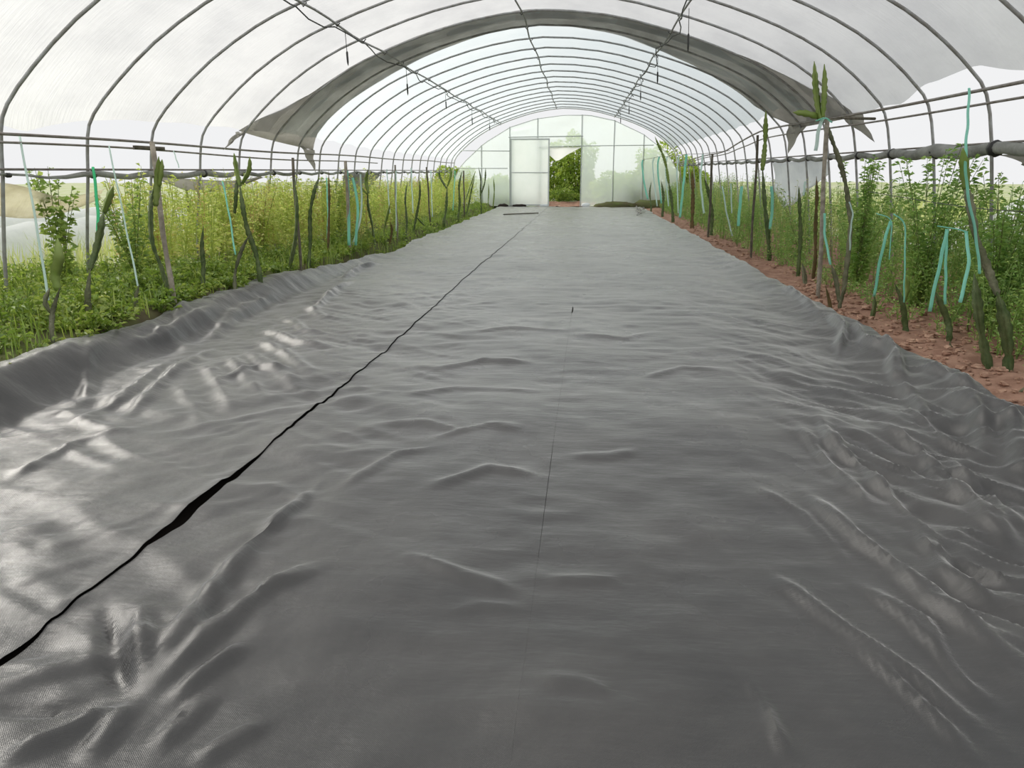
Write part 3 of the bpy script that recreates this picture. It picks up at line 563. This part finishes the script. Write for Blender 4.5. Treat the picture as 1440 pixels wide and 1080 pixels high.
def crown(x, y, h_, sp, lab):
    z = float(.11*max(y-30, 0)); e = empty('outdoor_bush', (x, y, z), lab, 'bush', 'bushes beyond the gable'); n = 3000
    d = rng.normal(size=(n, 3)); d /= np.linalg.norm(d, axis=1, keepdims=True); rr = rng.random(n)[:, None]**.35
    lump = 1+.28*np.sin(d[:, :1]*5+x)*np.cos(d[:, 2:]*4+y)
    P = np.array([x, y, z+h_*.48])+d*rr*lump*np.array([sp, sp*.8, h_*.5]); P[:, 2] = np.maximum(P[:, 2], z+.03)
    Ln = rng.uniform(.09, .19, n); npmesh('foliage', *leaves(P, d+rng.normal(size=(n, 3))*.6, Ln, Ln*.5), M['tree'], e, False)
    mb = MB()
    for k in range(5): mb.tube([(x+.05*k-.1, y, z-.05), (x+(k-2)*sp*.2, y+.1*math.sin(k), z+h_*.4), (x+(k-2)*sp*.35, y+.2*math.sin(k*2), z+h_*.75)], [.035, .022, .01], 6)
    mb.build('branches', M['wooddark'], e)
for a in [(-.05, 31.7, 2.5, .75, 'yellow-green bush seen right through the open doorway'), (-1.05, 32.6, 2.2, .85, 'bush beyond the doorway, partly behind the white door'),
    (1.5, 30.1, 1.25, 1.0, 'bush showing dimly through the gable film right of the doorway'), (2.9, 30.4, 2.3, 1.0, 'tall bush behind the right corner of the gable'),
    (4.1, 31.3, 1.5, .8, 'bush outside beyond the right end of the gable'), (-3.3, 30.2, 1.0, 1.0, 'low bush showing dimly through the gable film left of the door'),
    (-5.0, 31.8, 1.2, .8, 'low bush outside beyond the left end of the gable')]: crown(*a)
props(field('ground.007', np.linspace(.35, 4.2, 40), np.linspace(29.1, 30.6, 16), lambda x, y: (.62+.2*noise(x*2, y*2))*np.sin(np.pi*np.clip((y-29.1)/1.5, 0, 1))*sstep(.3, 1.6, x)-.05, M['bed']), kind='structure')
stuff('doorway_weeds', herb(np.column_stack([rng.uniform(-2, 1.2, 90), rng.uniform(30.3, 31.6, 90), np.linspace(.0, .2, 90)]), rng.uniform(.15, .6, 90), .2, 4, 60, .09, .04)[0], M['lowl'], 'bright weeds outside the open doorway', 'weeds')

# ---------------------------------------------------------------- dragon fruit cacti
def stem_geo(pts, w, n=None, point=True, ph=0.0):
    w = w*.86
    """three-winged stem with wavy ribs and narrowed joints"""
    L = sum(np.linalg.norm(np.array(pts[i+1])-np.array(pts[i])) for i in range(len(pts)-1)); n = n or int(np.clip(L/.022, 10, 60))
    P = curve(pts, n); m = len(P); V = []; up = np.array([.3, 1., 0.]); s = 0; njoint = max(1, round(L/.45))
    for i in range(m):
        t = P[min(i+1, m-1)]-P[max(i-1, 0)]; t = t/(np.linalg.norm(t)+1e-9); a = np.cross(t, up); a /= np.linalg.norm(a)+1e-9; b2 = np.cross(a, t)
        q = i/(m-1); jo = .55+.45*abs(math.sin(math.pi*q*njoint))**.5
        if not point: jo = max(jo, .7)
        if point and q > .75: jo *= max(.06, ((1-q)/.25))**.6
        wv = 1+.16*math.sin(i*2.1)
        for k in range(6):
            an = ph+2*math.pi*k/6; r = w*jo*(wv if k % 2 == 0 else .42); V.append(P[i]+r*(math.cos(an)*a+math.sin(an)*b2))
    f = [(i*6+k, i*6+(k+1) % 6, (i+1)*6+(k+1) % 6, (i+1)*6+k) for i in range(m-1) for k in range(6)]+[tuple(range(5, -1, -1)), tuple(range((m-1)*6, m*6))]
    return MB().add(V, f)
def cactus(Y, stems, lab, bed):
    """stems: (name, pixel path base->tip, width, material); all stand in the plane at depth Y"""
    P0 = at(*stems[0][1][0], Y); zf = zl if bed == 'left' else zr; z0 = float(zf(np.array([P0[0]]), np.array([Y]))[0])
    e = empty('dragon_fruit_cactus', (P0[0], Y, z0), lab, 'cactus', 'dragon fruit cacti in the %s bed' % bed)
    for i, (nm, px, w, mm) in enumerate(stems):
        pts = [at(x, y, Y+.02*i+.03*math.sin(j*1.7+i)*(1 if j else 0)) for j, (x, y) in enumerate(px)]
        if i == 0: pts = [np.array([pts[0][0], Y, min(z0-.04, pts[0][2]-.05)])] + pts
        stem_geo(pts, w, ph=i*.6+Y).build(nm, M[mm], e)
ST = 'stem'; BR = 'branch'
Lb = [
 (4.55, [(ST, [(72,465),(74,435),(84,405)], .022, 'cactusgrey'), (BR, [(82,408),(79,385),(84,360),(81,335)], .042, 'pad'), (BR, [(72,440),(64,425),(70,405)], .02, 'cactusgrey')], 'short cactus with one broad green pad, beside the pale twine, left bed'),
 (5.1, [(ST, [(150,472),(128,446),(124,415),(127,378)], .032, 'cactusgrey'), (BR, [(127,380),(136,352),(143,320),(145,298)], .034, 'cactus'), (BR, [(145,300),(152,280),(159,262)], .032, 'pad')], 'tall jointed cactus bending rightwards before the bright green ribbon, left bed'),
 (5.5, [(ST, [(194,442),(192,420),(196,400)], .022, 'cactusgrey')], 'stub of a cactus tied to a slanting pale twine, left bed'),
 (6.05, [(ST, [(240,425),(228,380),(214,340),(212,290),(216,262)], .026, 'cactus'), (BR, [(218,290),(220,255),(223,220)], .04, 'pad'), (BR, [(224,262),(227,240),(228,224)], .026, 'pad')], 'cactus leaning along the pale wooden stake, two upright pads on top, left bed'),
 (6.6, [(ST, [(284,405),(285,375),(283,345),(286,318)], .03, 'cactus')], 'short dark cactus in front of the hoop leg, left bed'),
 (7.5, [(ST, [(366,388),(360,355),(348,320),(342,290),(337,258)], .038, 'cactus'), (BR, [(338,262),(333,240),(329,215)], .03, 'pad'), (BR, [(340,258),(349,240),(351,220)], .032, 'pad'), (BR, [(330,300),(332,275),(333,250)], .025, 'cactus')], 'tall cactus with a forked top reaching the side rail, left bed'),
 (7.0, [(ST, [(330,405),(331,380),(340,350),(352,328)], .024, 'cactusgrey')], 'thin slanting cactus just before the forked one, left bed'),
 (8.5, [(ST, [(402,390),(408,370),(415,335),(417,290),(413,250)], .032, 'cactus')], 'dark cactus twisted around a stake, left bed'),
 (9.2, [(ST, [(434,374),(436,340),(436,300),(442,268),(448,250)], .034, 'cactus')], 'thick grey-green cactus right of the twisted one, left bed'),
 (10.3, [(ST, [(461,368),(462,330),(463,280),(462,240)], .024, 'brown')], 'withered brown cactus before the dark green bush, left bed'),
 (12.3, [(ST, [(527,350),(524,320),(518,290),(517,268)], .03, 'cactus'), (BR, [(518,272),(514,255),(517,238)], .04, 'pad'), (BR, [(518,275),(511,268),(507,262)], .02, 'pad')], 'cactus with a pointed dark pad on a thin curved stem, left bed'),
 (13.0, [(ST, [(543,345),(540,325),(545,300),(549,285)], .03, 'pad'), (BR, [(548,343),(551,325),(549,312)], .028, 'brown')], 'short double-stemmed yellowish cactus at the sheet edge, left bed'),
 (14.5, [(ST, [(571,330),(572,310),(570,280),(573,255)], .03, 'cactus')], 'straight dark cactus among pale twines, left bed'),
 (15.4, [(ST, [(582,322),(586,300),(590,275),(590,250)], .035, 'cactus'), (BR, [(584,303),(592,312),(598,318)], .02, 'cactus')], 'cactus with a side arm pointing down, left bed'),
 (18.5, [(ST, [(625,312),(628,290),(629,262)], .05, 'cactus'), (BR, [(628,265),(619,250),(617,240)], .035, 'cactus'), (BR, [(629,262),(634,245),(631,232)], .035, 'pad')], 'thick dark cactus with three arms, far part of the left bed'),
 (20.5, [(ST, [(645,305),(647,285),(646,262),(650,240)], .05, 'cactus')], 'thick single-stemmed cactus near the far end, left bed'),
 (22.5, [(ST, [(656,302),(660,285),(663,268),(668,248)], .035, 'cactus'), (BR, [(655,280),(661,262),(669,240)], .03, 'pad')], 'slanting double cactus near the far end, left bed'),
 (24.5, [(ST, [(677,295),(676,270),(676,250),(673,235)], .035, 'cactus'), (BR, [(677,272),(682,255),(683,236)], .035, 'cactus')], 'forked cactus in front of the gable, left bed'),
 (25.6, [(ST, [(686,294),(687,272),(687,258)], .03, 'pad'), (BR, [(693,293),(695,270),(694,250)], .03, 'pad')], 'pair of slim cactus stems closest to the gable, left bed'),
]
for a in Lb: cactus(a[0], a[1], a[2], 'left')
Rb = [
 (4.85, [(ST, [(1415,545),(1418,500),(1412,450),(1402,410)], .050, 'cactus'), (BR, [(1402,415),(1388,380),(1372,335),(1361,280),(1358,262)], .036, 'cactusgrey'), (BR, [(1359,268),(1357,238),(1354,208)], .035, 'pad')], 'tallest near cactus with ribbed leaning stem and upright pad, right bed'),
 (4.95, [(ST, [(1392,530),(1384,490),(1377,450),(1373,415),(1370,385)], .040, 'cactus')], 'cactus with an aqua ribbon band round it, beside the tallest one, right bed'),
 (4.35, [(ST, [(1418,590),(1428,565),(1440,545)], .034, 'cactusgrey')], 'small slanting cactus at the picture edge, nearest the camera, right bed'),
 (5.5, [(ST, [(1327,518),(1334,500),(1336,480)], .036, 'cactusgrey')], 'short stubby cactus alone on the red soil, right bed'),
 (5.75, [(ST, [(1335,470),(1332,450),(1322,425),(1315,410)], .030, 'cactus')], 'leaning cactus under the second ribbon loop, right bed'),
 (6.3, [(ST, [(1276,478),(1274,455),(1270,425),(1258,398)], .034, 'cactus'), (BR, [(1271,425),(1276,405),(1274,388)], .026, 'pad')], 'forked cactus below the first ribbon loops, right bed'),
 (6.75, [(ST, [(1222,472),(1226,450),(1230,430),(1229,415)], .026, 'cactus'), (BR, [(1214,468),(1218,460),(1221,455)], .015, 'pad')], 'short thin cactus at the foot of the left ribbon, right bed'),
 (7.3, [(ST, [(1180,430),(1184,415),(1192,395)], .026, 'cactusgrey'), (BR, [(1180,425),(1176,395),(1169,372)], .028, 'cactusgrey')], 'pale V-shaped cactus right of the wooden post, right bed'),
 (7.0, [(ST, [(1170,450),(1166,425),(1161,402)], .022, 'brown')], 'dead dark cactus stump at the sheet edge, right bed'),
 (8.2, [(ST, [(1196,330),(1193,280),(1184,235),(1170,195),(1163,172)], .036, 'cactusgrey'), (BR, [(1153,168),(1148,130),(1145,86)], .040, 'pad'), (BR, [(1156,166),(1158,130),(1159,90)], .040, 'pad'), (BR, [(1156,166),(1135,160),(1115,158)], .040, 'pad')], 'cactus with two upright pads on top of the wooden post, right bed'),
 (8.9, [(ST, [(1132,400),(1131,385),(1128,370)], .034, 'cactusgrey')], 'short cactus stub left of the wooden post, right bed'),
 (9.6, [(ST, [(1123,372),(1125,330),(1124,290),(1123,262)], .034, 'cactus')], 'straight dark cactus left of the wooden post, right bed'),
 (9.3, [(ST, [(1146,360),(1146,320),(1148,280),(1148,248)], .032, 'brown')], 'withered brown-topped cactus beside the wooden post, right bed'),
 (11.4, [(ST, [(1081,355),(1078,320),(1074,280),(1072,235)], .05, 'cactus'), (BR, [(1072,240),(1076,200),(1077,155)], .045, 'pad')], 'very tall cactus with a long narrow pad above the rail, right bed'),
 (16.0, [(ST, [(1000,330),(1001,300),(996,270),(990,250)], .05, 'cactus')], 'stout cactus behind the first twine group, right bed'),
 (18.0, [(ST, [(973,315),(974,285),(974,260),(973,240)], .06, 'brown')], 'withered orange-brown cactus in the far part, right bed'),
 (20.0, [(ST, [(946,308),(944,280),(940,255)], .055, 'cactus'), (BR, [(941,258),(935,225),(921,192)], .05, 'pad')], 'cactus with a long curved blade above the far end of the bed, right bed'),
 (22.5, [(ST, [(932,298),(933,275),(930,255)], .05, 'cactus')], 'cactus near the gable behind the pale twines, right bed'),
 (25.0, [(ST, [(916,290),(914,272),(916,255)], .04, 'cactus')], 'last small cactus beside the gable, right bed'),
]
for a in Rb: cactus(a[0], a[1], a[2], 'right')

# ---------------------------------------------------------------- stakes
def stake(p0, p1, Y0, Y1, r, m, lab):
    a, b2 = at(*p0, Y0), at(*p1, Y1); d = (b2-a)/np.linalg.norm(b2-a); b2 = b2+d*.12
    n = 9; P = [a+(b2-a)*t+np.array([.006*math.sin(t*9+Y0), .006*math.cos(t*7), 0]) for t in np.linspace(0, 1, n)]
    props(MB().tube(P, [r*(1+.1*math.sin(i*2.3)) for i in range(n)], 8).build('wooden_stake', M[m]), lab, 'stake', 'plant stakes')
stake((213, 200), (245, 434), 6.35, 6.0, .021, 'wood', 'pale grey wooden stake leaning at the left sheet edge')
stake((411, 222), (424, 382), 8.7, 8.6, .016, 'wooddark', 'dark stake beside the twisted cactus, left bed')
stake((486, 226), (492, 350), 11.0, 11.0, .022, 'wood', 'grey-green stake among aqua ribbons, left bed')
stake((555, 232), (559, 334), 13.9, 13.9, .016, 'wood', 'thin stake tied with pale twine, middle of the left bed')
stake((600, 235), (605, 312), 17.2, 17.2, .018, 'wooddark', 'dark stake right of the arm-down cactus, left bed')
stake((652, 240), (653, 300), 22.0, 22.0, .02, 'wooddark', 'dark stake near the far end of the left bed')
stake((1163, 168), (1150, 430), 8.2, 8.0, .022, 'wood', 'tall pale wooden post at the edge of the right bed')
stake((1066, 190), (1055, 372), 11.9, 11.9, .018, 'wooddark', 'tall thin dark stake left of the very tall cactus, right bed')
stake((1002, 216), (996, 335), 15.6, 15.6, .022, 'wooddark', 'dark stake behind the first twine group, right bed')

# ---------------------------------------------------------------- twines and ribbons
def twine(px, w, m, lab, name='twine', rail_top=False):
    """px: (x, y, depth) points; a flat tape"""
    P = [at(x, y, Y) for x, y, Y in px]
    if rail_top: P = [np.array([P[0][0]+.02, px[0][2], 1.60+.02*math.sin(px[0][0])])] + P; TOPS.append(P[0])
    P = curve(P, 14 if len(P) < 3 else 8*(len(P)-1))
    P = [q+np.array([.0025*math.sin(i*.9+px[0][0]), 0, 0]) for i, q in enumerate(P)]
    props(MB().tube(P, w, 6, .35).build(name, M[m]), lab, 'twine', 'plant ties')
LT = [([(27,190,6.2),(50,310,5.2),(68,422,4.6)], .008, 'pale', 'pale twine slanting from the left side rail to the broad-padded cactus'),
 ([(131,235,6.4),(137,290,5.5),(138,337,5.12)], .011, 'greentape', 'bright green ribbon tied to the jointed cactus, left bed'),
 ([(153,205,7.2),(175,310,6.2),(194,402,5.5)], .007, 'pale', 'pale twine slanting down to the cactus stub, left bed'),
 ([(244,212,8.2),(252,236,8.2)], .006, 'pale', 'short loose twine end hanging from the batten, left side'),
 ([(313,255,7.6),(322,300,7.3),(331,358,7.0)], .008, 'aqua', 'aqua twine down to the thin slanting cactus, left bed'),
 ([(459,250,10.8),(461,300,10.6),(460,335,10.5)], .010, 'aqua', 'aqua ribbon beside the withered brown cactus, left bed'),
 ([(488,240,11.0),(490,290,11.0),(491,345,10.9)], .022, 'aqua', 'wide aqua ribbon wound round the grey-green stake, left bed'),
 ([(496,250,11.3),(503,290,11.2),(500,345,11.1)], .020, 'aqua', 'wide loose aqua ribbon right of the grey-green stake, left bed'),
 ([(507,245,11.6),(508,300,11.5),(496,345,11.3)], .014, 'pale', 'pale ribbon curving across before the dark bush, left bed'),
 ([(544,238,13.4),(548,300,13.3)], .010, 'pale', 'pale twine above the double-stemmed cactus, left bed'),
 ([(557,240,13.8),(557,325,13.8)], .010, 'pale', 'pale twine hanging along the thin stake, left bed'),
 ([(578,236,15.0),(581,300,15.0)], .012, 'pale', 'pale twine left of the arm-down cactus, left bed'),
 ([(606,240,17.5),(608,305,17.4)], .012, 'pale', 'pale twine right of the far dark stake, left bed'),
 ([(640,240,20.0),(637,296,20.0)], .012, 'aqua', 'aqua twine between the two thick far cacti, left bed')]
for a in LT: twine(*a)
RT = [([(1363,124,5.75),(1361,170,5.4),(1358,215,4.9),(1360,265,4.85),(1372,330,4.82),(1378,385,4.82)], .008, 'aqua', 'long aqua twine from the right side rail down the tallest cactus'),
 ([(1232,300,6.5),(1253,312,6.45),(1250,365,6.4)], .011, 'aqua', 'aqua ribbon bent over like a hook, first of the ribbon loops'),
 ([(1252,311,6.45),(1240,355,6.45),(1229,417,6.74)], .012, 'aqua', 'straight aqua ribbon running down to the short thin cactus'),
 ([(1257,301,6.2),(1272,318,6.2),(1272,385,6.2),(1271,425,6.25)], .013, 'aqua', 'wide aqua ribbon bent over above the forked cactus'),
 ([(1319,318,5.6),(1345,322,5.6),(1360,326,5.6)], .012, 'aqua', 'horizontal aqua ribbon left of the tallest cactus'),
 ([(1332,322,5.6),(1322,370,5.6),(1307,438,5.6)], .013, 'aqua', 'wide aqua ribbon slanting down leftwards from the horizontal one'),
 ([(1331,326,5.65),(1330,380,5.65),(1329,428,5.65)], .010, 'aqua', 'aqua ribbon hanging straight down from the horizontal one'),
 ([(1358,326,5.6),(1362,370,5.3),(1350,425,5.1)], .011, 'aqua', 'aqua ribbon slanting before the ribbon-banded cactus'),
 ([(1158,166,8.15),(1152,180,8.1),(1147,212,8.1)], .020, 'pale', 'pale ribbon ends hanging from the top of the wooden post'),
 ([(1148,170,8.15),(1160,166,8.1),(1170,172,8.1)], .018, 'aqua', 'aqua ribbon knot round the top of the wooden post'),
 ([(1160,300,8.0),(1160,330,7.95),(1168,372,7.7)], .012, 'aqua', 'aqua ribbon down the right side of the wooden post'),
 ([(1194,284,8.2),(1199,300,8.15),(1196,325,8.1),(1195,352,8.1)], .014, 'pale', 'pale torn ribbon hanging in front of the tall dense bush'),
 ([(1085,262,11.3),(1086,290,11.3),(1083,322,11.3)], .020, 'aqua', 'aqua ribbon on the very tall cactus'),
 ([(1132,255,9.5),(1130,275,9.5)], .012, 'pale', 'short pale ribbon left of the brown-topped cactus'),
 ([(1016,262,14.6),(1022,300,14.5),(1030,332,14.4)], .014, 'pale', 'slanting pale twine of the first twine group'),
 ([(1028,258,14.4),(1029,300,14.4)], .012, 'pale', 'straight pale twine of the first twine group'),
 ([(1043,262,13.2),(1041,285,13.2),(1038,318,13.2)], .024, 'aqua', 'wide aqua ribbon of the first twine group'),
 ([(985,250,16.6),(987,275,16.6),(990,300,16.6)], .020, 'pale', 'pale ribbon right of the orange-brown cactus'),
 ([(962,250,18.6),(959,280,18.6),(956,306,18.6)], .026, 'aqua', 'wide aqua ribbon left of the orange-brown cactus'),
 ([(952,245,19.2),(954,300,19.2)], .016, 'pale', 'pale twine beside the curved blade cactus'),
 ([(936,238,20.8),(940,290,20.8)], .018, 'pale', 'pale twine before the stout far cactus'),
 ([(925,238,22.0),(930,286,22.0)], .022, 'aqua', 'aqua ribbon near the gable, third from the end'),
 ([(918,236,23.5),(924,290,23.5)], .020, 'pale', 'pale ribbon near the gable, second from the end'),
 ([(903,232,25.5),(906,258,25.5),(911,280,25.5)], .026, 'aqua', 'aqua ribbon closest to the gable on the right')]
TOPS = [np.array([2.85, 15.6, 1.62])]
for i, a in enumerate(RT): twine(*a, rail_top=i >= 17)
TOPS = sorted(TOPS, key=lambda q: q[1])+[np.array([2.3, 28.72, 1.6])]
props(MB().tube(TOPS, .006, 6).build('support_wire', M['rail']), 'wire over the far right row from which the pale ribbons hang', 'wire')
a = at(72, 432, 4.6)
# horizontal carrier string for the ribbon loops
props(MB().tube(curve([(2.75, 4.6, 1.02), (2.8, 5.6, .995), (2.85, 6.5, 1.0), (2.85, 8.1, 1.05)], 30), .003, 5).build('support_wire', M['black']), 'thin wire along the right bed carrying the aqua ribbon loops', 'wire')

# ---------------------------------------------------------------- far end clutter and field
def rock(c, r, sq, lab, m='under'):
    mb = MB(); n = 10; V = []
    for i in range(1, 6):
        for k in range(n):
            th = math.pi*i/6; q = 2*math.pi*k/n; rr = r*(1+.25*noise(i*1.7+c[0], k*1.3+c[1]))
            V.append((c[0]+sq*rr*math.sin(th)*math.cos(q), c[1]+rr*math.sin(th)*math.sin(q), c[2]+.55*rr*math.cos(th)))
    f = [(i*n+k, (i+1)*n+k, (i+1)*n+(k+1) % n, i*n+(k+1) % n) for i in range(4) for k in range(n)]+[tuple(range(n)), tuple(range(4*n, 5*n))[::-1]]
    props(mb.add(V, f).build('debris_lump', M[m]), lab, 'debris', 'debris at the foot of the gable')
rock((-2.75, 28.5, .03), .12, 1.6, 'dark lump left of the white door'); rock((-2.15, 28.45, .03), .11, 2.4, 'long dark lump under the white door')
rock((-1.25, 28.5, .03), .10, 1.6, 'pale lump under the right edge of the white door', 'cover'); rock((.25, 28.5, .06), .13, 1.2, 'pale crumpled film at the right door post', 'cover')
rock((1.35, 28.35, .0), .34, 2.4, 'mound of dark soil along the gable film', 'bed'); rock((2.55, 28.2, .0), .5, 1.5, 'mound of dark soil at the right gable corner', 'bed')
v = [gnd(885+24*random.random(), 294+13*random.random()) for _ in range(16)]
props(MB().tube(curve([(q[0], q[1], .03+.12*random.random()) for q in v], 90), .008, 5).build('wire_tangle', M['rail']), 'tangle of dry wire lying on the far right end of the sheet', 'wire')
q0, q1 = gnd(708, 303), gnd(757, 301)
props(MB().tube([(q0[0], q0[1], .03), (q1[0], q1[1], .03)], .018, 6).build('loose_stick', M['wooddark']), 'dark stick lying on the far left end of the sheet', 'stick')
for i, (x, lab) in enumerate(((-8.4, 'white low row cover in the field, the one nearest the tunnel'), (-10.4, 'white low row cover in the field, second from the tunnel'), (-12.6, 'white low row cover in the field, third from the tunnel'))):
    xs = [(x-.5*math.cos(a), .52*math.sin(a)) for a in np.linspace(0, math.pi, 14)]
    V = [(px_+.03*noise(y*2, px_*3), y, max(pz, 0)*(1+.08*math.sin(y*4))-.06) for y in np.arange(5, 19, .4) for px_, pz in xs]
    props(npmesh('row_cover', V, gridfaces(14, len(np.arange(5, 19, .4))), M['cover']), lab, 'row cover', 'row covers in the left field')
for i in range(7):
    x, y = -6.3-.1*(i % 2), 7.6+i*1.6
    props(MB().tube([(x, y, -.1), (x+.03, y, .95)], .022, 7).build('field_post', M['wooddark']), 'dark post in the field behind the left weeds, %s from the camera' % NUM[i], 'post', 'posts in the left field')
V = [(x+.1*noise(x*2, y), y, .02+.35*abs(noise(x*1.7, y*1.7))+.95*math.exp(-((x-6.3)/.8)**2)*(.6+.4*math.sin(y*1.3))) for y in np.linspace(6, 13, 30) for x in np.linspace(5, 7.6, 18)]
props(npmesh('film_heap', V, gridfaces(18, 30), M['cover']), 'crumpled white film heaped in the field beyond the right bed', 'film heap')
